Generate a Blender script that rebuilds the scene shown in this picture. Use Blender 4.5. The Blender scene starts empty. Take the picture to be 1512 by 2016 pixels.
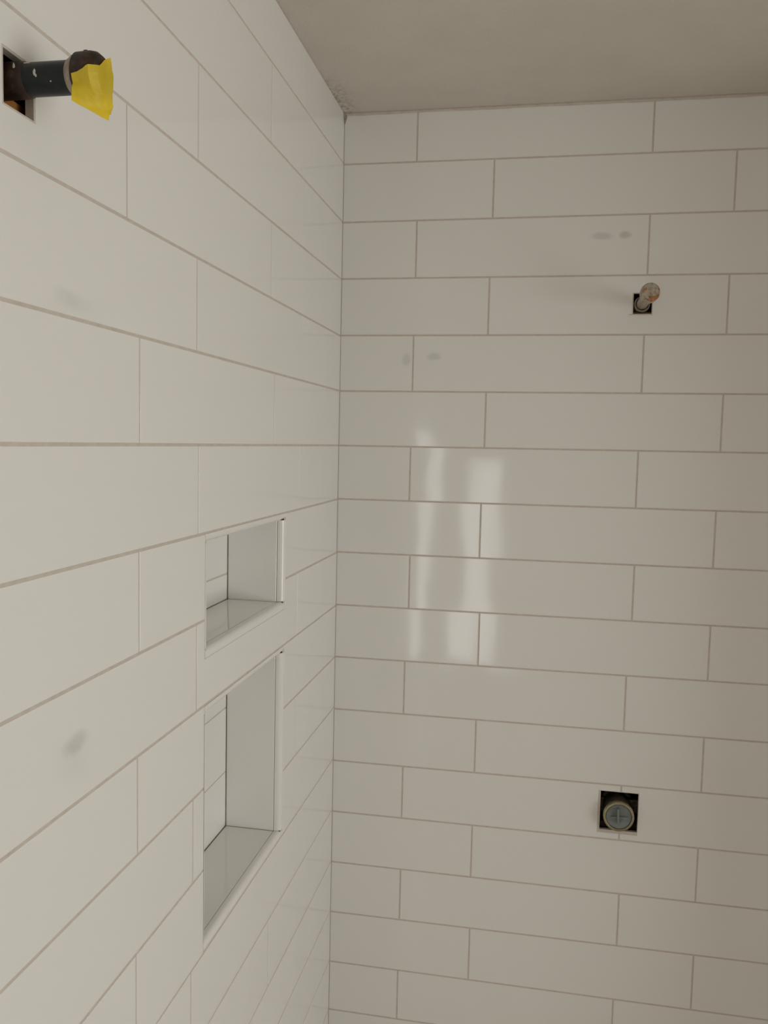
import bpy, bmesh, math, random
from mathutils import Vector, Matrix
random.seed(7)
sc = bpy.context.scene
col = sc.collection

# ------------------------------------------------------------------ units
S = 0.104                      # one tile course (tile + joint) in metres
CEIL = 2.44
ZC = CEIL + 0.10 * S           # height of the datum the courses hang from
def P(x, y, z):                # course units -> metres (corner of the two walls = 0,0)
    return Vector((x * S, y * S, ZC + z * S))

# ------------------------------------------------------------------ camera
cam_d = bpy.data.cameras.new('camera'); cam = bpy.data.objects.new('camera', cam_d)
col.objects.link(cam); sc.camera = cam
cam_d.sensor_fit = 'VERTICAL'; cam_d.sensor_height = 36.0
cam_d.lens = 1684.277 / 2016 * 36.0
cam_d.clip_start = 0.01
R = ((0.98271970, 0.18375146, 0.02230223), (0.03698802, -0.07688618, -0.99635355), (-0.18136668, 0.97996118, -0.08235417))
m = Matrix(((R[0][0], -R[1][0], -R[2][0]), (R[0][1], -R[1][1], -R[2][1]), (R[0][2], -R[1][2], -R[2][2]))).to_4x4()
m.translation = P(3.7347365, -15.4278121, -5.9290562)
cam.matrix_world = m

# ------------------------------------------------------------------ world, lights, exposure
w = bpy.data.worlds.new('world'); sc.world = w; w.use_nodes = True
w.node_tree.nodes['Background'].inputs[0].default_value = (0.80, 0.86, 0.95, 1)
w.node_tree.nodes['Background'].inputs[1].default_value = 0.6
def area(name, loc, rot, sx, sy, power, colr):
    d = bpy.data.lights.new(name, 'AREA'); d.shape = 'RECTANGLE'; d.size = sx; d.size_y = sy
    d.energy = power; d.color = colr
    o = bpy.data.objects.new(name, d); o.location = loc; o.rotation_euler = rot; col.objects.link(o)
    return o
DAY = (1.0, 0.967, 0.905)
# daylight just outside the window of the right-hand wall and the two tall windows behind (mirrored in the back-wall glaze)
area('window_right_daylight_offscreen', (2.56, -1.75, 1.40), (0, math.radians(90), 0), 1.20, 1.70, 32.0, DAY)
area('window_rear_daylight_offscreen', (-0.055, -3.28, 1.30), (math.radians(90), 0, 0), 0.46, 1.36, 7.0, DAY)
vs = sc.view_settings
vs.view_transform = 'Standard'; vs.look = 'None'; vs.gamma = 1.0; vs.use_curve_mapping = False
vs.exposure = 0.0
sc.cycles.max_bounces = 14; sc.cycles.diffuse_bounces = 10      # light goes round a white room many times

# ------------------------------------------------------------------ materials
def nodes(name):
    mt = bpy.data.materials.new(name); mt.use_nodes = True
    nt = mt.node_tree; return mt, nt, nt.nodes['Principled BSDF']
def N(nt, t, **kw):
    n = nt.nodes.new(t)
    for k, v in kw.items(): setattr(n, k, v)
    return n
def noise(nt, scale, detail=3, rough=.55, coord='Object'):
    tc = N(nt, 'ShaderNodeTexCoord'); n = N(nt, 'ShaderNodeTexNoise')
    n.inputs['Scale'].default_value = scale; n.inputs['Detail'].default_value = detail
    n.inputs['Roughness'].default_value = rough
    nt.links.new(tc.outputs[coord], n.inputs['Vector']); return n
def ramp(nt, src, stops):
    r = N(nt, 'ShaderNodeValToRGB'); e = r.color_ramp.elements
    e[0].position, e[0].color = stops[0][0], (*stops[0][1], 1)
    e[1].position, e[1].color = stops[-1][0], (*stops[-1][1], 1)
    for p_, c in stops[1:-1]:
        q = e.new(p_); q.color = (*c, 1)
    nt.links.new(src, r.inputs[0]); return r
def bump(nt, bs, src, strength, dist):
    b = N(nt, 'ShaderNodeBump'); b.inputs['Strength'].default_value = strength
    b.inputs['Distance'].default_value = dist
    nt.links.new(src, b.inputs['Height']); nt.links.new(b.outputs[0], bs.inputs['Normal']); return b
def simple(name, stops, scale, rough, metal=0.0, bs_=0.3, bd=0.0005, detail=4):
    mt, nt, b = nodes(name)
    n = noise(nt, scale, detail); r = ramp(nt, n.outputs['Fac'], stops)
    nt.links.new(r.outputs[0], b.inputs['Base Color'])
    b.inputs['Roughness'].default_value = rough; b.inputs['Metallic'].default_value = metal
    if bs_: bump(nt, b, n.outputs['Fac'], bs_, bd)
    return mt

# thumb marks and thinset smears left on the glazed faces: (centre, half sizes, strength)
SMEAR = [((0, -9.07, -8.49), (.4, .22, .12), .6),
         ((0, -9.10, -4.86), (.4, .25, .10), .30), ((4.95, 0, -2.33), (.11, .4, .07), .75),
         ((4.60, 0, -2.34), (.20, .4, .07), .55), ((1.23, 0, -4.45), (.09, .4, .12), .45),
         ((1.73, 0, -4.40), (.16, .4, .08), .50)]
def tile_material():
    mt, nt, b = nodes('glazed_tile')
    lk = nt.links.new
    geo = N(nt, 'ShaderNodeNewGeometry')
    nz = N(nt, 'ShaderNodeTexNoise'); nz.inputs['Scale'].default_value = 26; nz.inputs['Detail'].default_value = 3
    lk(geo.outputs['Position'], nz.inputs['Vector'])
    tot = None
    for c, h, s in SMEAR:
        mp = N(nt, 'ShaderNodeMapping', vector_type='TEXTURE')
        mp.inputs['Location'].default_value = P(*c)
        mp.inputs['Scale'].default_value = Vector(h) * S
        lk(geo.outputs['Position'], mp.inputs['Vector'])
        ln = N(nt, 'ShaderNodeVectorMath', operation='LENGTH'); lk(mp.outputs[0], ln.inputs[0])
        ad = N(nt, 'ShaderNodeMath', operation='MULTIPLY_ADD'); lk(nz.outputs['Fac'], ad.inputs[0])
        ad.inputs[1].default_value = 1.7; lk(ln.outputs['Value'], ad.inputs[2])
        mr = N(nt, 'ShaderNodeMapRange'); mr.interpolation_type = 'SMOOTHSTEP'
        mr.inputs[1].default_value = 2.0; mr.inputs[2].default_value = 1.1
        mr.inputs[3].default_value = 0; mr.inputs[4].default_value = s
        lk(ad.outputs[0], mr.inputs[0])
        if tot is None: tot = mr.outputs[0]
        else:
            a2 = N(nt, 'ShaderNodeMath', operation='ADD'); lk(tot, a2.inputs[0]); lk(mr.outputs[0], a2.inputs[1]); tot = a2.outputs[0]
    mx = N(nt, 'ShaderNodeMix', data_type='RGBA')
    mx.inputs[6].default_value = (0.85, 0.85, 0.83, 1); mx.inputs[7].default_value = (0.60, 0.61, 0.585, 1)
    lk(tot, mx.inputs[0]); lk(mx.outputs[2], b.inputs['Base Color'])
    b.inputs['Roughness'].default_value = 0.07
    b.inputs['IOR'].default_value = 1.5
    # every tile sits a hair out of plane and its glaze is faintly wavy
    oi = N(nt, 'ShaderNodeObjectInfo'); wn = N(nt, 'ShaderNodeTexWhiteNoise', noise_dimensions='1D')
    lk(oi.outputs['Random'], wn.inputs['W'])
    sb = N(nt, 'ShaderNodeVectorMath', operation='SUBTRACT'); lk(wn.outputs['Color'], sb.inputs[0]); sb.inputs[1].default_value = (.5, .5, .5)
    ml = N(nt, 'ShaderNodeVectorMath', operation='SCALE'); lk(sb.outputs[0], ml.inputs[0]); ml.inputs['Scale'].default_value = 0.036
    wv = N(nt, 'ShaderNodeTexNoise'); wv.inputs['Scale'].default_value = 7; wv.inputs['Detail'].default_value = 1
    lk(geo.outputs['Position'], wv.inputs['Vector'])
    bp = N(nt, 'ShaderNodeBump'); bp.inputs['Strength'].default_value = 0.5; bp.inputs['Distance'].default_value = 0.0016
    lk(wv.outputs['Fac'], bp.inputs['Height'])
    ad = N(nt, 'ShaderNodeVectorMath', operation='ADD'); lk(bp.outputs[0], ad.inputs[0]); lk(ml.outputs[0], ad.inputs[1])
    nm = N(nt, 'ShaderNodeVectorMath', operation='NORMALIZE'); lk(ad.outputs[0], nm.inputs[0])
    lk(nm.outputs[0], b.inputs['Normal'])
    return mt
M = {}
M['tile'] = tile_material()
M['grout'] = simple('grout', [(.3, (.58, .52, .465)), (.7, (.66, .60, .54))], 90, .9, 0, .4, .0006)
def ceiling_material():
    mt, nt, b = nodes('ceiling_paint')
    a = noise(nt, 210, 5, .65); c = noise(nt, 9, 3)
    r = ramp(nt, c.outputs['Fac'], [(.3, (.70, .655, .595)), (.7, (.735, .695, .635))])
    nt.links.new(r.outputs[0], b.inputs['Base Color'])
    b.inputs['Roughness'].default_value = .92; bump(nt, b, a.outputs['Fac'], 1.0, .0016)
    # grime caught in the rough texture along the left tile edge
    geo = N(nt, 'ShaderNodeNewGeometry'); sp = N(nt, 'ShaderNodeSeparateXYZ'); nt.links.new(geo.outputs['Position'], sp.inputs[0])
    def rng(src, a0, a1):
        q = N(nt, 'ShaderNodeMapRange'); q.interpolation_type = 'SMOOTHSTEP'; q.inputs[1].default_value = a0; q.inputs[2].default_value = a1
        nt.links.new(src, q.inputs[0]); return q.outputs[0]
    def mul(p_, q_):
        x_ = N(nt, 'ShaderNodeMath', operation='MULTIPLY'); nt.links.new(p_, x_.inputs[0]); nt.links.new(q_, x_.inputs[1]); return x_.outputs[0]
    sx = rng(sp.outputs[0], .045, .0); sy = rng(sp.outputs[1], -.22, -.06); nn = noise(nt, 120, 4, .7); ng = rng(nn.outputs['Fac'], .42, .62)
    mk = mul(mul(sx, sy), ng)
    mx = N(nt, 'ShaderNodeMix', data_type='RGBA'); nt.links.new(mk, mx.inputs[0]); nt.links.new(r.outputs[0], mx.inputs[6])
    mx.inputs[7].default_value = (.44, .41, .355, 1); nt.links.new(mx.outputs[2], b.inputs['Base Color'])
    return mt
M['ceiling'] = ceiling_material()
M['paint'] = simple('wall_paint', [(.3, (.82, .80, .76)), (.7, (.84, .82, .78))], 30, .85, 0, .2, .0004)
M['floor'] = simple('floor_boards', [(.3, (.46, .40, .33)), (.7, (.54, .47, .39))], 12, .6, 0, .2, .0005)
M['window_white'] = simple('window_frame_paint', [(.3, (.78, .77, .74)), (.7, (.8, .79, .76))], 40, .4, 0, 0)
def glass_material():
    mt = bpy.data.materials.new('window_glass'); mt.use_nodes = True; nt = mt.node_tree
    nt.nodes.remove(nt.nodes['Principled BSDF']); out = nt.nodes['Material Output']
    t = N(nt, 'ShaderNodeBsdfTransparent'); g = N(nt, 'ShaderNodeBsdfGlossy'); g.inputs['Roughness'].default_value = .02
    f = N(nt, 'ShaderNodeFresnel'); f.inputs['IOR'].default_value = 1.45
    mx = N(nt, 'ShaderNodeMixShader'); nt.links.new(f.outputs[0], mx.inputs[0])
    nt.links.new(t.outputs[0], mx.inputs[1]); nt.links.new(g.outputs[0], mx.inputs[2]); nt.links.new(mx.outputs[0], out.inputs[0])
    return mt
M['glass'] = glass_material()
def wood_material():
    mt, nt, b = nodes('stud_wood')
    tc = N(nt, 'ShaderNodeTexCoord'); mp = N(nt, 'ShaderNodeMapping'); mp.inputs['Scale'].default_value = (60, 60, 6)
    nt.links.new(tc.outputs['Object'], mp.inputs[0]); n = N(nt, 'ShaderNodeTexNoise'); n.inputs['Scale'].default_value = 1.2; n.inputs['Detail'].default_value = 5
    nt.links.new(mp.outputs[0], n.inputs['Vector'])
    r = ramp(nt, n.outputs['Fac'], [(.3, (.20, .075, .018)), (.55, (.44, .18, .045)), (.75, (.58, .27, .08))])
    nt.links.new(r.outputs[0], b.inputs['Base Color']); b.inputs['Roughness'].default_value = .75
    bump(nt, b, n.outputs['Fac'], .4, .0006); return mt
M['wood'] = wood_material()
M['old_wood'] = simple('old_dark_wood', [(.3, (.035, .022, .014)), (.7, (.09, .06, .04))], 60, .9)
M['board'] = simple('cement_board', [(.3, (.22, .19, .155)), (.7, (.38, .34, .285))], 220, .95, 0, .6, .001)
M['iron'] = simple('black_iron', [(.0, (.010, .012, .013)), (.62, (.022, .026, .028)), (.74, (.04, .04, .038)), (.80, (.30, .27, .23))], 150, .38, .55, .3, .0004, 5)
M['rusty_iron'] = simple('rusty_iron', [(.25, (.012, .010, .009)), (.55, (.045, .027, .018)), (.68, (.10, .055, .032)), (.80, (.34, .29, .23))], 130, .55, .35, .4, .0005, 5)
M['mortar'] = simple('mortar_crust', [(.3, (.24, .20, .16)), (.7, (.42, .37, .31))], 200, .9, 0, .5, .0006)
M['spatter'] = simple('pale_mortar', [(.3, (.46, .42, .36)), (.7, (.62, .58, .51))], 200, .9)
M['galvanised'] = simple('crusted_cap', [(.30, (.20, .10, .055)), (.40, (.33, .25, .18)), (.5, (.44, .38, .30)), (.66, (.47, .41, .33)), (.74, (.30, .12, .04))], 150, .55, .25, .4, .0005, 5)
M['copper_rust'] = simple('orange_rust', [(.3, (.24, .085, .03)), (.7, (.52, .27, .13))], 300, .7, .1, .4, .0005)
M['brass'] = simple('dull_brass', [(.3, (.30, .255, .155)), (.7, (.44, .385, .255))], 180, .45, .7, .3, .0003)
M['valve_dark'] = simple('tarnished_valve_body', [(.3, (.04, .032, .022)), (.7, (.13, .105, .07))], 120, .5, .4, .4, .0005)
M['grey_plastic'] = simple('grey_plastic', [(.3, (.175, .20, .20)), (.7, (.225, .25, .245))], 120, .35, 0, .2, .0003)
def tape_material():
    mt, nt, b = nodes('yellow_tape')
    n = noise(nt, 70, 3); r = ramp(nt, n.outputs['Fac'], [(.3, (.90, .72, .04)), (.7, (.98, .84, .10))])
    nt.links.new(r.outputs[0], b.inputs['Base Color']); b.inputs['Roughness'].default_value = .45
    cr = noise(nt, 38, 2); bump(nt, b, cr.outputs['Fac'], .5, .002)
    tr = N(nt, 'ShaderNodeBsdfTranslucent'); tr.inputs[0].default_value = (.95, .78, .08, 1)
    mx = N(nt, 'ShaderNodeMixShader'); mx.inputs[0].default_value = .30
    out = nt.nodes['Material Output']; nt.links.new(b.outputs[0], mx.inputs[1]); nt.links.new(tr.outputs[0], mx.inputs[2])
    th = N(nt, 'ShaderNodeBsdfTransparent'); th.inputs[0].default_value = (.98, .86, .25, 1)
    m2 = N(nt, 'ShaderNodeMixShader'); m2.inputs[0].default_value = .30     # thin film: the cap shows through where they touch
    nt.links.new(mx.outputs[0], m2.inputs[1]); nt.links.new(th.outputs[0], m2.inputs[2])
    nt.links.new(m2.outputs[0], out.inputs[0]); return mt
M['tape'] = tape_material()

# ------------------------------------------------------------------ helpers
def link(name, bm, mat, parent=None, smooth=False):
    bmesh.ops.recalc_face_normals(bm, faces=bm.faces[:])
    me = bpy.data.meshes.new(name); bm.to_mesh(me); bm.free()
    if smooth:
        for f in me.polygons: f.use_smooth = True
    me.materials.append(M[mat]); o = bpy.data.objects.new(name, me); col.objects.link(o)
    if parent is not None: o.parent = parent
    return o
def tag(o, label, cat, kind=None, group=None):
    o['label'] = label; o['category'] = cat
    if kind: o['kind'] = kind
    if group: o['group'] = group
    return o
def empty(name, loc=(0, 0, 0)):
    o = bpy.data.objects.new(name, None); o.empty_display_size = .03; o.location = loc; col.objects.link(o); return o
def put(o, parent):                       # parent while keeping world-space mesh data
    o.parent = parent; o.matrix_parent_inverse = Matrix.Translation(parent.location).inverted(); return o
def add_box(bm, a, b):
    x0, y0, z0 = (min(a[i], b[i]) for i in range(3)); x1, y1, z1 = (max(a[i], b[i]) for i in range(3))
    v = [bm.verts.new(c) for c in ((x0,y0,z0),(x1,y0,z0),(x1,y1,z0),(x0,y1,z0),(x0,y0,z1),(x1,y0,z1),(x1,y1,z1),(x0,y1,z1))]
    for f in ((0,3,2,1),(4,5,6,7),(0,1,5,4),(1,2,6,5),(2,3,7,6),(3,0,4,7)): bm.faces.new([v[i] for i in f])
def box(name, a, b, mat, parent=None, bev=0):
    bm = bmesh.new(); add_box(bm, a, b)
    if bev: bmesh.ops.bevel(bm, geom=bm.edges[:], offset=bev, segments=2, affect='EDGES', profile=.5)
    return link(name, bm, mat, parent)
def grid_slab(bm, us, vfun, holes, place, d0, d1):
    """slab over u-cuts and v-cuts with rectangular holes; vfun(u, j) gives v, place(u, v, depth) -> xyz"""
    nu, nv = len(us), len(vfun.cuts)
    vert = {}
    def V(i, j, d):
        if (i, j, d) not in vert: vert[i, j, d] = bm.verts.new(place(us[i], vfun(us[i], j), (d0, d1)[d]))
        return vert[i, j, d]
    solid = {}
    for i in range(nu - 1):
        for j in range(nv - 1):
            uc = (us[i] + us[i+1]) / 2; vc = (vfun(uc, j) + vfun(uc, j+1)) / 2
            solid[i, j] = not any(min(h[0],h[1]) < uc < max(h[0],h[1]) and min(h[2],h[3]) < vc < max(h[2],h[3]) for h in holes)
    for (i, j), s in solid.items():
        if not s: continue
        for d in (0, 1): bm.faces.new([V(i,j,d), V(i+1,j,d), V(i+1,j+1,d), V(i,j+1,d)])
        for di, dj, e in ((-1,0,((i,j),(i,j+1))), (1,0,((i+1,j),(i+1,j+1))), (0,-1,((i,j),(i+1,j))), (0,1,((i,j+1),(i+1,j+1)))):
            if not solid.get((i+di, j+dj), False):
                a, b = e; bm.faces.new([V(*a,0), V(*b,0), V(*b,1), V(*a,1)])
class VF:
    def __init__(self, top, bot, inner): self.top, self.bot = top, bot; self.cuts = [None] + sorted(inner, reverse=True) + [None]
    def __call__(self, u, j):
        if j == 0: return self.top(u)
        if j == len(self.cuts) - 1: return self.bot(u)
        return self.cuts[j]
def lathe(name, prof, origin, axis, mat, parent=None, seg=40, smooth=True):
    """prof: list of (distance along axis, radius) in metres"""
    axis = Vector(axis).normalized(); ref = Vector((0, 0, 1)) if abs(axis.z) < .9 else Vector((1, 0, 0))
    e1 = axis.cross(ref).normalized(); e2 = axis.cross(e1)
    bm = bmesh.new(); rings = []
    for d, r in prof:
        c = Vector(origin) + axis * d
        if r < 1e-6: rings.append([bm.verts.new(c)])
        else: rings.append([bm.verts.new(c + (e1 * math.cos(t) + e2 * math.sin(t)) * r) for t in (2*math.pi*i/seg for i in range(seg))])
    for a, b in zip(rings, rings[1:]):
        for i in range(seg):
            j = (i + 1) % seg
            if len(a) == 1: bm.faces.new([a[0], b[i], b[j]])
            elif len(b) == 1: bm.faces.new([a[i], a[j], b[0]])
            else: bm.faces.new([a[i], a[j], b[j], b[i]])
    o = link(name, bm, mat, parent, smooth)
    if smooth:
        md = o.modifiers.new('edges', 'EDGE_SPLIT'); md.split_angle = math.radians(38)
    return o

# ------------------------------------------------------------------ structure: walls, floor, ceiling
# measured course lines: z = -k + a + b*s  (s = x on the back wall, y on the left wall)
BACK = {1:(.0133,.0011),2:(-.0049,.0034),3:(-.0063,.0004),4:(-.0203,.0022),5:(-.0263,.0038),6:(-.0239,.0055),7:(-.0114,.0031),8:(-.0036,.0021),9:(.0009,.0018),10:(.0075,.0035),11:(.0021,.0025),12:(-.0035,.0038),13:(-.0045,.0017),14:(-.0071,.0018),15:(-.0098,.0049),16:(-.0182,.0011)}
LEFT = {1:(.0331,-.0033),2:(.0075,-.0003),3:(-.0102,-.0015),4:(-.0263,-.0027),5:(-.021,-.0017),6:(-.0229,-.0015),7:(-.0212,-.0014),8:(-.0148,-.0013),9:(-.015,-.0016),10:(.0008,-.0018),11:(.0346,.0013),12:(.0225,.0036),13:(.0271,.0031),14:(.0063,.0089),15:(.0201,-.0001),16:(.0078,0)}
G = 0.030; GV = 0.027                  # joint widths: bed joints, upright joints of the left wall
TT = 0.0068 / S                        # tile thickness
ROWS = 24
FLOOR_Z = -ZC / S
def line(tab, k, s, top):
    if k == 0: return top
    if k >= ROWS: return FLOOR_Z
    a, b = tab.get(k, (0, 0)); return -k + a + b * s
XB, XR, YE, YREAR, XL = 1.10 / S, 2.40 / S, -12.05, -3.15 / S, -0.62 / S

# openings (course units): niche openings, pipe holes, valve hole
NU = dict(yo=(-6.325, -3.240), zo=(-7.022, -8.455), yi=(-6.250, -3.345), zi=(-7.118, -8.345))
NL = dict(yo=(-6.325, -3.250), zo=(-9.020, -11.965), yi=(-6.275, -3.350), zi=(-9.115, -11.872))
H_LEFT = (-9.952, -9.560, -3.285, -3.680)
H_BACK = (5.127, 5.462, -3.298, -3.675)
H_KERF = (5.075, 5.130, -3.662, -3.677)
H_VALVE = (4.925, 5.628, -12.100, -12.880)
SL0, SL1 = 0.0005 / S, 0.0075 / S       # grout face and back of the wall board, behind the tile face

def wall_slab(name, u0, u1, holes, place, mat):
    us = sorted({u0, u1, *(h[i] for h in holes for i in (0, 1))})
    vf = VF(lambda u: -0.10, lambda u: FLOOR_Z, {h[i] for h in holes for i in (2, 3)})
    bm = bmesh.new(); grid_slab(bm, us, vf, holes, place, SL0, SL1)
    return link(name, bm, mat)
pl_left = lambda u, v, d: P(-d, u, v)
pl_back = lambda u, v, d: P(u, d, v)
def nhole(n):                               # the board is cut to the trim's outer edge
    return (n['yi'][0] - .03, n['yi'][1] + .03, n['zi'][0] + .03, n['zi'][1] - .03)
wall_left = wall_slab('wall_left', YE, SL0, [nhole(NU), nhole(NL), (-9.93, -9.575, -3.30, -3.665)], pl_left, 'grout')
tag(wall_left, 'white tiled shower wall with two recessed niches and a pipe hole', 'wall', 'structure')
wall_back = wall_slab('wall_back', -SL1, XB + .5, [(5.145, 5.452, -3.31, -3.655), (4.965, 5.622, -12.11, -12.822)], pl_back, 'grout')
tag(wall_back, 'white tiled shower wall with a square valve hole and a small pipe hole', 'wall', 'structure')

ceiling = box('ceiling', (XL*S-.1, YREAR*S-.1, CEIL), (XR*S+.1, .1, CEIL+.06), 'ceiling'); tag(ceiling, 'beige painted textured ceiling above the tiled walls', 'ceiling', 'structure')
floor = box('floor', (XL*S-.1, YREAR*S-.1, -.06), (XR*S+.1, .1, 0), 'floor'); tag(floor, 'brown floor of the room behind the shower', 'floor', 'structure')
# rest of the room, beside and behind the camera
wr = box('wall_right', (1.10, -.33, 0), (1.21, -.0015, CEIL), 'tile'); tag(wr, 'unseen white wall stub right of the shower, cut short for the light', 'wall', 'structure')  # unseen wall, added for bounce; length shaped to balance light on the tiles
box_ret = box('wall_return', (XL*S-.1, YE*S, 0), (-SL1*S, YE*S+.05, CEIL), 'paint'); tag(box_ret, 'painted return wall at the end of the left tiled wall', 'wall', 'structure')
wh = box('wall_hall', (1.21, -.33, 0), (XR*S+.1, -.27, CEIL), 'paint'); tag(wh, 'painted wall running from the shower to the wide window', 'wall', 'structure')
wl2 = box('wall_side', (XL*S-.1, YREAR*S-.1, 0), (XL*S, YE*S, CEIL), 'paint'); tag(wl2, 'painted side wall of the room behind the shower', 'wall', 'structure')
def painted_wall(name, u0, u1, hole, place, label):
    us = sorted({u0, u1, *(h[i] for h in hole for i in (0, 1))})
    vf = VF(lambda u: -0.10, lambda u: FLOOR_Z, {h[i] for h in hole for i in (2, 3)})
    bm = bmesh.new(); grid_slab(bm, us, vf, hole, place, 0, 1.0)
    return tag(link(name, bm, 'paint'), label, 'wall', 'structure')
def zu(z): return (z - ZC) / S
WR = (-2.60/S, -.90/S, zu(2.0), zu(.80))
painted_wall('wall_window', YREAR, 0, [WR], lambda u, v, d: P(XR + d, u, v), 'painted wall with a wide window facing the niche wall')
WB = [(-2.65, -1.60, -4.0, -18.0), (0.0, 1.70, -6.5, -18.0)]
painted_wall('wall_rear', XL - 1, XR + 1, WB, lambda u, v, d: P(u, YREAR - d, v), 'painted wall with two narrow windows facing the valve wall')
def window(name, place, r, label):
    u0, u1, v0, v1 = r; t = min(.045 / S, (u1 - u0) * .06)
    root = empty(name, place((u0+u1)/2, v1, .5)); tag(root, label, 'window', 'structure')
    def bar(nm, a0, a1, b0, b1, d0, d1, mat):
        bm = bmesh.new(); add_box(bm, place(a0, b0, d0), place(a1, b1, d1)); put(link(nm, bm, mat), root)
    bar('window_frame', u0, u0+t, v0, v1, .2, .8, 'window_white'); bar('window_frame', u1-t, u1, v0, v1, .2, .8, 'window_white')
    bar('window_frame', u0+t, u1-t, v0, v0-t, .2, .8, 'window_white'); bar('window_frame', u0+t, u1-t, v1+t, v1, .2, .8, 'window_white')
    bar('pane', u0+t, u1-t, v0-t, v1+t, .48, .52, 'glass')
window('window_1', lambda u, v, d: P(XR + d, u, v), WR, 'wide white framed window in the painted right wall')
window('window_2', lambda u, v, d: P(u, YREAR - d, v), WB[0], 'narrower of the two tall windows in the rear wall')
window('window_3', lambda u, v, d: P(u, YREAR - d, v), WB[1], 'wider of the two tall windows in the rear wall')

# ------------------------------------------------------------------ tiles
def tile(tab, s0, s1, k, top, place, parent, holes=()):
    zt = lambda s: line(tab, k, s, top) - (G/2 if k else 0)
    zb = lambda s: line(tab, k+1, s, top) + (G/2 if k < ROWS-1 else .01)
    hs = []
    for h in holes:                          # keep only holes that reach this tile
        a, b = max(s0, min(h[0], h[1])), min(s1, max(h[0], h[1]))
        c, d = min(zt(s0), max(h[2], h[3])), max(zb(s0), min(h[2], h[3]))
        if b - a > .004 and c - d > .004: hs.append(h)
    if any(min(h[0],h[1]) <= s0 and max(h[0],h[1]) >= s1 and max(h[2],h[3]) >= zt(s0)-.02 and min(h[2],h[3]) <= zb(s0)+.02 for h in hs): return
    us = sorted({s0, s1, *(u for h in hs for u in h[:2] if s0+.003 < u < s1-.003)})
    vf = VF(zt, zb, {v for h in hs for v in h[2:] if zb(s0)+.02 < v < zt(s0)-.02})
    bm = bmesh.new(); lip = random.uniform(-.00015, .00005)/S
    grid_slab(bm, us, vf, hs, place, lip, TT)
    if not bm.faces: bm.free(); return
    bmesh.ops.recalc_face_normals(bm, faces=bm.faces[:])
    fr = [e for e in bm.edges if len(e.link_faces) == 2 and e.calc_face_angle(0) > .6
          and all((v.co - place(0, 0, lip)).dot(place(0,0,0) - place(0,0,1)) > -1e-6 for v in e.verts)]
    if fr: bmesh.ops.bevel(bm, geom=fr, offset=.00025, segments=1, affect='EDGES')
    return link('tile', bm, 'tile', parent)
def n_out(n): return (n['yo'][0], n['yo'][1], n['zo'][0], n['zo'][1])
def grow(r, g): return (r[0]-g, r[1]+g, r[2]+g, r[3]-g)
JL = {0:(-2.55,), 1:(-4.126,), 2:(-2.57,-6.572), 3:(-4.073,-8.165), 4:(-2.57,-6.59), 5:(-3.864,-7.927), 6:(-2.56,-6.527), 7:(-7.943,), 8:(-2.58,-6.561), 9:(-7.98,), 10:(-2.60,-6.641), 11:(-8.017,), 12:(-2.62,-6.682), 13:(-3.874,-7.95), 14:(-2.60,)}
JB = {0:(1.328,5.344),1:(2.697,6.696),2:(1.357,5.352),3:(2.677,6.682),4:(1.349,5.345),5:(2.679,6.686),6:(1.343,5.338),7:(2.652,6.671),8:(1.379,5.363),9:(2.688,6.683),10:(1.332,5.312),11:(2.686,6.677),12:(1.346,5.316),13:(2.677,6.678),14:(1.351,5.362),15:(2.691,6.7),16:(1.346,5.346)}
LH = [grow(n_out(NU), .010), grow(n_out(NL), .010), H_LEFT]
BH = [H_BACK, H_KERF, H_VALVE]
for k in range(ROWS):
    j = list(JL.get(k, ()))
    base = -2.58 if k % 2 == 0 else -4.0
    for i in range(3):
        y = base - 4 * i
        if all(abs(y - q) > .6 for q in j) and y > YE + .3: j.append(y)
    cuts = [-0.003 + .005] + sorted(j, reverse=True) + [YE - GV/2]
    for a, b in zip(cuts, cuts[1:]):
        ga, gb = (.010 if q > -3 else GV for q in (a, b)); s0, s1 = b + gb/2, a - ga/2   # tighter upright joints by the corner
        if k in (7, 9, 10, 11) and s0 < -6.4 and s1 > -3.0: # courses split by a niche
            tile(LEFT, s0, NU['yo'][0]-.01, k, -.112, pl_left, wall_left, LH); tile(LEFT, NU['yo'][1]+.01, s1, k, -.112, pl_left, wall_left, LH)
        elif k in (7, 9, 11) and s0 < -3.3 < s1:
            tile(LEFT, NU['yo'][1]+.01, s1, k, -.112, pl_left, wall_left, LH)
            tile(LEFT, s0, NU['yo'][0]-.01, k, -.112, pl_left, wall_left, LH) if s0 < NU['yo'][0]-.05 else None
        elif k in (7, 9, 11) and s0 < NU['yo'][0] < s1:
            tile(LEFT, s0, NU['yo'][0]-.01, k, -.112, pl_left, wall_left, LH)
        else:
            tile(LEFT, s0, s1, k, -.112, pl_left, wall_left, LH)
    j = list(JB.get(k, ()))
    base = 1.347 if k % 2 == 0 else 2.682
    for i in range(4):
        x = base + 4 * i
        if all(abs(x - q) > .6 for q in j) and x < XB - .2: j.append(x)
    cuts = [.008 - G/2] + sorted(j) + [XB]
    for a, b in zip(cuts, cuts[1:]):
        tile(BACK, a + G/2, b - G/2, k, -.142, pl_back, wall_back, BH)
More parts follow.
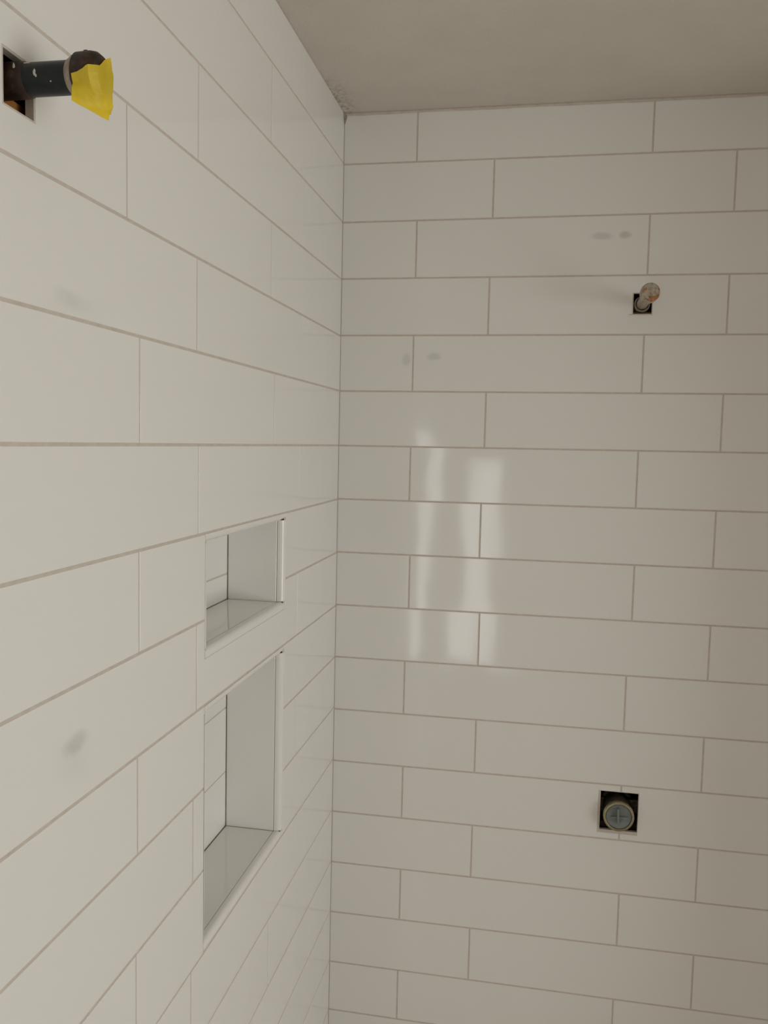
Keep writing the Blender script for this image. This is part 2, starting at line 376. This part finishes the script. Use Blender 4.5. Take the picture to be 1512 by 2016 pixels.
# caulk along the ceiling and down the top of the corner
bm = bmesh.new()
prev = None; n = 70
for i in range(n + 1):
    x = .01 + (XB - .02) * i / n; q = random.uniform(.0, .012)
    ring = [bm.verts.new(P(x, .02, -.095)), bm.verts.new(P(x, -.028 - q*.6, -.097)), bm.verts.new(P(x, -.008, -.140 - q)), bm.verts.new(P(x, .02, -.150))]
    if prev:
        for a in range(3): bm.faces.new([prev[a], ring[a], ring[a+1], prev[a+1]])
    prev = ring
link('caulk_bead', bm, 'grout', wall_back, True)
bm = bmesh.new()
a = [bm.verts.new(P(*c)) for c in ((-.005, .01, -.10), (.075, .006, -.10), (.004, -.085, -.10), (.038, -.02, -.13))]
b_ = bm.verts.new(P(.008, -.004, -.30))
for f in ((0, 1, 3), (0, 3, 2)): bm.faces.new([a[i] for i in f])
bm.faces.new([a[1], b_, a[3]]); bm.faces.new([a[3], b_, a[2]]); bm.faces.new([a[0], a[2], b_]); bm.faces.new([a[0], b_, a[1]])
link('caulk_lump', bm, 'mortar', wall_back)

# ------------------------------------------------------------------ niches and their bullnose trim
ND = 0.87                                        # niche depth
def niche(n, back_lines, label):
    y0, y1 = n['yi']; z0, z1 = n['zi']; d = .095; t = .07; e = .03
    root = link('niche', (lambda bm: (grid_box(bm, y0-e-t, y1+e+t, z0+e+t, z1-e-t, y0-e, y1+e, z0+e, z1-e), bm)[1])(bmesh.new()), 'grout', wall_left)
    root['label'] = label
    def slab(nm, a, b): 
        bm = bmesh.new(); add_box(bm, P(*a), P(*b)); bmesh.ops.bevel(bm, geom=bm.edges[:], offset=.0006, segments=1, affect='EDGES')
        return link(nm, bm, 'tile', root)
    g = .009; xf = -d - .010                      # lining starts just behind the trim
    slab('niche_side_tile', (xf, y1, z0-.004), (-ND+g, y1+e+.01, z1-.004))
    slab('niche_side_tile', (xf, y0, z0-.004), (-ND+g, y0-e-.01, z1-.004))
    slab('niche_shelf_tile', (xf, y0+.004, z1), (-ND+g, y1-g, z1-e-.01))
    slab('niche_top_tile', (xf, y0+.004, z0), (-ND+g, y1-.006, z0+e+.01))
    zs = [z0 + .0] + back_lines + [z1-.004]
    for a, b in zip(zs, zs[1:]):
        slab('niche_back_tile', (-ND, y0+.004, a-.010), (-ND-.04, y1-g, b+.010))
def grid_box(bm, a0, a1, b0, b1, c0, c1, d0, d1):
    """open-fronted lining box: five walls behind the board"""
    X0, X1, X2 = -SL0-.004, -ND-.012, -ND-.10
    add_box(bm, P(X0, a0, b0), P(X2, c0, b1)); add_box(bm, P(X0, c1, b0), P(X2, a1, b1))
    add_box(bm, P(X0, c0, b0), P(X2, c1, d0)); add_box(bm, P(X0, c0, d1), P(X2, c1, b1))
    add_box(bm, P(X1, c0, d0), P(X2, c1, d1))
niche(NU, [-7.955], 'small upper niche lined with white tile'); niche(NL, [-10.01, -11.01], 'tall lower niche lined with white tile')
def bullnose(name, a, b, inward, parent, width, depth=.095):
    """bar from a to b in the wall plane (y, z); inward = (dy, dz) to the opening; round nose on the inner front edge"""
    prof = [(0, .005), (width-.062, .005)] + [(width-.062+.062*math.sin(t), .005-.066+.066*math.cos(t)) for t in (math.pi/2*i/7 for i in range(1, 8))] + [(width, -depth), (0, -depth)]
    bm = bmesh.new(); rings = []
    for (y, z) in (a, b):
        rings.append([bm.verts.new(P(h, y + inward[0]*q, z + inward[1]*q)) for q, h in prof])
    n_ = len(prof)
    for i in range(n_): bm.faces.new([rings[0][i], rings[0][(i+1) % n_], rings[1][(i+1) % n_], rings[1][i]])
    bm.faces.new(rings[0]); bm.faces.new(rings[1][::-1])
    bmesh.ops.recalc_face_normals(bm, faces=bm.faces[:])
    fl = [f for f in bm.faces if len(f.verts) == 4]
    o = link(name, bm, 'tile', parent, True); md = o.modifiers.new('edges', 'EDGE_SPLIT'); md.split_angle = math.radians(35)
    return o
def trim(name, n, label):
    (a0, a1), (b0, b1), (c0, c1), (d0, d1) = n['yo'], n['zo'], n['yi'], n['zi']
    root = empty(name, P(0, (a0+a1)/2, b1)); tag(root, label, 'niche trim', 'structure')
    g = .006
    put(bullnose('trim_piece', (a0, b0), (a1, b0), (0, -1), None, b0-d0), root)
    put(bullnose('trim_piece', (a0, b1), (a1, b1), (0, 1), None, d1-b1), root)
    put(bullnose('trim_piece', (a0, d0-g), (a0, d1+g), (1, 0), None, c0-a0), root)
    put(bullnose('trim_piece', (a1, d0-g), (a1, d1+g), (-1, 0), None, a1-c1), root)
trim('trim_1', NU, 'white bullnose trim framing the small upper niche')
trim('trim_2', NL, 'white bullnose trim framing the tall lower niche')

# ------------------------------------------------------------------ stud bays behind the holes
def bay(name, lo, hi, open_face, mat, parent):
    """box without its open side, in course units, 1 cm walls"""
    t = .10; bm = bmesh.new(); x0, y0, z0 = lo; x1, y1, z1 = hi
    if open_face == 'x':                       # opens towards +x
        add_box(bm, P(x0-t, y0-t, z0-t), P(x0, y1+t, z1+t))
        add_box(bm, P(x0, y0-t, z0-t), P(x1, y0, z1+t)); add_box(bm, P(x0, y1, z0-t), P(x1, y1+t, z1+t))
        add_box(bm, P(x0, y0, z0-t), P(x1, y1, z0)); add_box(bm, P(x0, y0, z1), P(x1, y1, z1+t))
    else:                                      # opens towards -y
        add_box(bm, P(x0-t, y1, z0-t), P(x1+t, y1+t, z1+t))
        add_box(bm, P(x0-t, y0, z0-t), P(x0, y1, z1+t)); add_box(bm, P(x1, y0, z0-t), P(x1+t, y1, z1+t))
        add_box(bm, P(x0, y0, z0-t), P(x1, y1, z0)); add_box(bm, P(x0, y0, z1), P(x1, y1, z1+t))
    return link(name, bm, mat, parent)
bay('stud_bay', (-.95, -10.3, -4.2), (-SL1+.01, -9.2, -2.8), 'x', 'old_wood', wall_left)
bay('stud_bay', (4.7, SL1-.01, -4.2), (5.9, .95, -2.9), 'y', 'old_wood', wall_back)
bay('stud_bay', (4.4, SL1-.01, -13.6), (6.2, .95, -11.4), 'y', 'old_wood', wall_back)
box('blocking', P(-.15, -10.1, -3.95), P(-.50, -9.30, -3.52), 'wood', wall_left, .001)       # orange timber seen low in the left hole
box('blocking', P(4.95, .16, -3.72), P(5.7, .60, -3.60), 'wood', wall_back, .001)
box('blocking', P(4.70, .30, -13.15), P(5.9, .60, -12.80), 'old_wood', wall_back, .001)

# ------------------------------------------------------------------ pipe stub in the left wall, taped
AX = Vector((0, -9.75, -3.452))
root = empty('pipe_stub', P(0, AX.y, AX.z)); tag(root, 'black iron pipe stub with a yellow taped cap, sticking out beside the niches', 'pipe')
o0 = P(0, AX.y, AX.z)
put(lathe('pipe_nipple', [(-.30*S, .112*S), (.48*S, .112*S)], o0, (1, 0, 0), 'iron'), root)
put(lathe('elbow_fitting', [(-.42*S, 0), (-.42*S, .125*S), (-.02*S, .123*S), (.05*S, .121*S), (.078*S, .118*S), (.085*S, .1125*S)], o0, (1, 0, 0), 'rusty_iron'), root)
put(lathe('drop_pipe', [(-.1*S, .12*S), (.5*S, .11*S)], P(-.62, AX.y, AX.z), (0, 0, -1), 'iron'), root)
cap = lathe('end_cap', [(.465*S, .113*S), (.465*S, .146*S), (.478*S, .157*S), (.575*S, .160*S), (.612*S, .152*S), (.640*S, .128*S), (.648*S, .06*S), (.650*S, 0)], o0, (1, 0, 0), 'rusty_iron', seg=48)
put(cap, root)
crust = lathe('mortar_ring', [(.405*S, .112*S), (.412*S, .120*S), (.450*S, .142*S), (.466*S, .146*S), (.466*S, .112*S)], o0, (1, 0, 0), 'mortar', seg=48); put(crust, root)
nub = box('casting_nub', P(.50, -9.77, -3.452+.150), P(.53, -9.735, -3.452+.175), 'rusty_iron', None, .0006); put(nub, root)
def blob(name, c, half, mat, k=0):
    bm = bmesh.new(); bmesh.ops.create_icosphere(bm, subdivisions=2, radius=1)
    for v in bm.verts:
        q = 1 + .25*math.sin(v.co.x*5+k)*math.sin(v.co.z*6+k*2)
        v.co = P(c[0]+v.co.x*half[0]*q, c[1]+v.co.y*half[1], c[2]+v.co.z*half[2]*q)
    return link(name, bm, mat, None, True)
for k, (x, deg, hx, hz) in enumerate(((.03, 22, .010, .030), (.185, 2, .010, .022), (.195, -9, .008, .012), (.10, 48, .03, .010), (.30, -30, .006, .006))):
    t = math.radians(deg); rr = .121 if x < .08 else .1115
    put(blob('mortar_spatter', (x, AX.y - rr*math.cos(t), AX.z + rr*math.sin(t)), (hx, .004, hz), 'spatter', k), root)
# tape: wraps the near side of the cap, folds over its end and hangs as a flap below
def tape_sheet():
    bm = bmesh.new(); r = .163
    def cyl(x, deg):                           # deg: 0 = towards -y (room side), 90 = up
        t = math.radians(deg); return (x, AX.y - r*math.cos(t), AX.z + r*math.sin(t))
    def face(ry, rz, x=.656): return (x, AX.y + ry, AX.z + rz)
    cols = [  # rows run from the open edge on the pipe side across the cap end to the far side
        [cyl(.492, -14), cyl(.535, -11), cyl(.58, -5), cyl(.615, 3), face(-.090, .030), face(-.02, .095), face(.045, .138, .66), (.60, AX.y+.11, AX.z+.085)],
        [cyl(.492, -24), cyl(.535, -22), cyl(.58, -18), cyl(.615, -14), face(-.115, -.025), face(.0, .02), face(.085, .035, .66), (.60, AX.y+.15, AX.z+.02)],
        [cyl(.492, -36), cyl(.535, -34), cyl(.58, -32), cyl(.615, -31), face(-.10, -.075), face(.0, -.06), face(.085, -.045, .66), (.60, AX.y+.15, AX.z-.05)],
        [(.492, AX.y-.150, AX.z-.135), (.535, AX.y-.140, AX.z-.135), (.58, AX.y-.125, AX.z-.138), (.615, AX.y-.100, AX.z-.142), face(-.06, -.145, .662), face(.0, -.135, .665), face(.07, -.12, .662), (.615, AX.y+.115, AX.z-.125)],
        [(.490, AX.y-.155, AX.z-.180), (.53, AX.y-.136, AX.z-.192), (.565, AX.y-.108, AX.z-.205), (.605, AX.y-.070, AX.z-.222), (.64, AX.y-.035, AX.z-.236), (.668, AX.y+.0, AX.z-.238), (.672, AX.y+.045, AX.z-.195), (.66, AX.y+.08, AX.z-.17)],
        [(.490, AX.y-.158, AX.z-.218), (.53, AX.y-.128, AX.z-.238), (.565, AX.y-.096, AX.z-.252), (.605, AX.y-.060, AX.z-.272), (.64, AX.y-.030, AX.z-.290), (.674, AX.y+.0, AX.z-.305), (.682, AX.y+.012, AX.z-.262), (.676, AX.y+.03, AX.z-.225)],
    ]
    vv = [[bm.verts.new(P(*c)) for c in row] for row in cols]
    for a, b in zip(vv, vv[1:]):
        for i in range(len(a)-1): bm.faces.new([a[i], a[i+1], b[i+1], b[i]])
    return bm
tp = link('tape', tape_sheet(), 'tape', None, False); put(tp, root)
tp['label'] = 'crumpled yellow tape'
sm = tp.modifiers.new('sub', 'SUBSURF'); sm.subdivision_type = 'SIMPLE'; sm.levels = sm.render_levels = 2
cr = bpy.data.textures.new('crumple', 'CLOUDS'); cr.noise_scale = .012
dm = tp.modifiers.new('crumple', 'DISPLACE'); dm.texture = cr; dm.strength = .0020; dm.mid_level = .2
so = tp.modifiers.new('thick', 'SOLIDIFY'); so.thickness = .0002; so.offset = 1

# ------------------------------------------------------------------ pipe stub in the back wall
BX = (5.292, -3.487)
root = empty('pipe_stub', P(BX[0], 0, BX[1])); tag(root, 'pale crusted pipe stub with a rusty cap, above the valve hole', 'pipe')
o1 = P(BX[0], 0, BX[1])
put(lathe('pipe_nipple', [(-.30*S, .092*S), (.95*S, .092*S)], o1, (0, -1, 0), 'galvanised'), root)
put(lathe('collar', [(-.40*S, .10*S), (-.40*S, .135*S), (-.06*S, .135*S), (-.02*S, .128*S), (.0, .115*S), (-.06*S, .093*S)], o1, (0, -1, 0), 'mortar'), root)
bc = lathe('end_cap', [(.74*S, .093*S), (.78*S, .105*S), (.95*S, .148*S), (1.10*S, .153*S), (1.15*S, .146*S), (1.165*S, .125*S), (1.168*S, .06*S), (1.168*S, 0)], o1, (0, -1, 0), 'galvanised', seg=40); put(bc, root)
for i, (ang, r, w_, l_) in enumerate(((-62, .112, .034, .085), (-35, .125, .016, .05), (-98, .122, .018, .05), (20, .13, .010, .03), (150, .085, .020, .028), (168, .11, .012, .05), (-75, .075, .014, .02))):
    t = math.radians(ang); bm = bmesh.new()
    bmesh.ops.create_icosphere(bm, subdivisions=2, radius=1)
    for v in bm.verts:
        q = 1 + .25*math.sin(v.co.x*9+i)*math.sin(v.co.z*7)
        lx, ly, lz = v.co.x*w_*q, v.co.y*.008, v.co.z*l_*q
        px = r*math.cos(t) + lx*math.cos(t) - lz*math.sin(t); pz = r*math.sin(t) + lx*math.sin(t) + lz*math.cos(t)
        v.co = P(BX[0]+px, -1.163+ly, BX[1]+pz)
    put(link('rust_scab', bm, 'copper_rust', None, True), root)

# ------------------------------------------------------------------ valve in the back wall
VX = (5.280, -12.500)
root = empty('shower_valve', P(VX[0], 0, VX[1])); tag(root, 'round brass shower valve with a grey plastic cover in a square hole', 'valve')
o2 = P(VX[0], 0, VX[1])
th = [(-.85*S, 0), (-.85*S, .30*S), (-.42*S, .30*S), (-.42*S, .235*S)]
for i in range(9): th += [(-.40*S+i*.05*S, .235*S), (-.378*S+i*.05*S, .248*S)]
th += [(.06*S, .238*S), (.06*S, .20*S)]
put(lathe('valve_body', th, o2, (0, -1, 0), 'valve_dark', seg=48), root)
put(lathe('brass_ring', [(.05*S, .20*S), (.05*S, .262*S), (.075*S, .268*S), (.145*S, .268*S), (.165*S, .258*S), (.170*S, .238*S), (.160*S, .226*S), (.10*S, .222*S)], o2, (0, -1, 0), 'brass', seg=56), root)
cv = lathe('plastic_cover', [(.10*S, .224*S), (.138*S, .222*S), (.146*S, .212*S), (.140*S, .198*S), (.136*S, 0)], o2, (0, -1, 0), 'grey_plastic', seg=56); put(cv, root)
def rib(a, b, wd, h):
    bm = bmesh.new(); A = Vector((a[0], a[1])); B = Vector((b[0], b[1])); d = (B-A).normalized(); nn = Vector((-d.y, d.x))*wd
    y0, y1 = -.128, -.136-h
    pts = [A-nn, B-nn, B+nn, A+nn]
    lo = [bm.verts.new(P(VX[0]+q.x, y0, VX[1]+q.y)) for q in pts]; hi_ = [bm.verts.new(P(VX[0]+q.x*.96, y1, VX[1]+q.y*.96)) for q in pts]
    bm.faces.new(hi_)
    for i in range(4): bm.faces.new([lo[i], lo[(i+1) % 4], hi_[(i+1) % 4], hi_[i]])
    o = link('cover_rib', bm, 'grey_plastic'); o.parent = cv; o.matrix_parent_inverse = cv.matrix_world.inverted()
    return o
rib((-.008, -.085), (-.020, .165), .020, .070); rib((-.14, -.012), (.160, .002), .015, .040)
rib((.0, -.120), (.004, -.080), .024, .045)
put(box('side_port', P(VX[0]-.48, .34, VX[1]-.14), P(VX[0]-.2, .60, VX[1]+.14), 'valve_dark', None, .004), root)
put(box('side_port', P(VX[0]+.2, .34, VX[1]-.14), P(VX[0]+.48, .60, VX[1]+.14), 'valve_dark', None, .004), root)
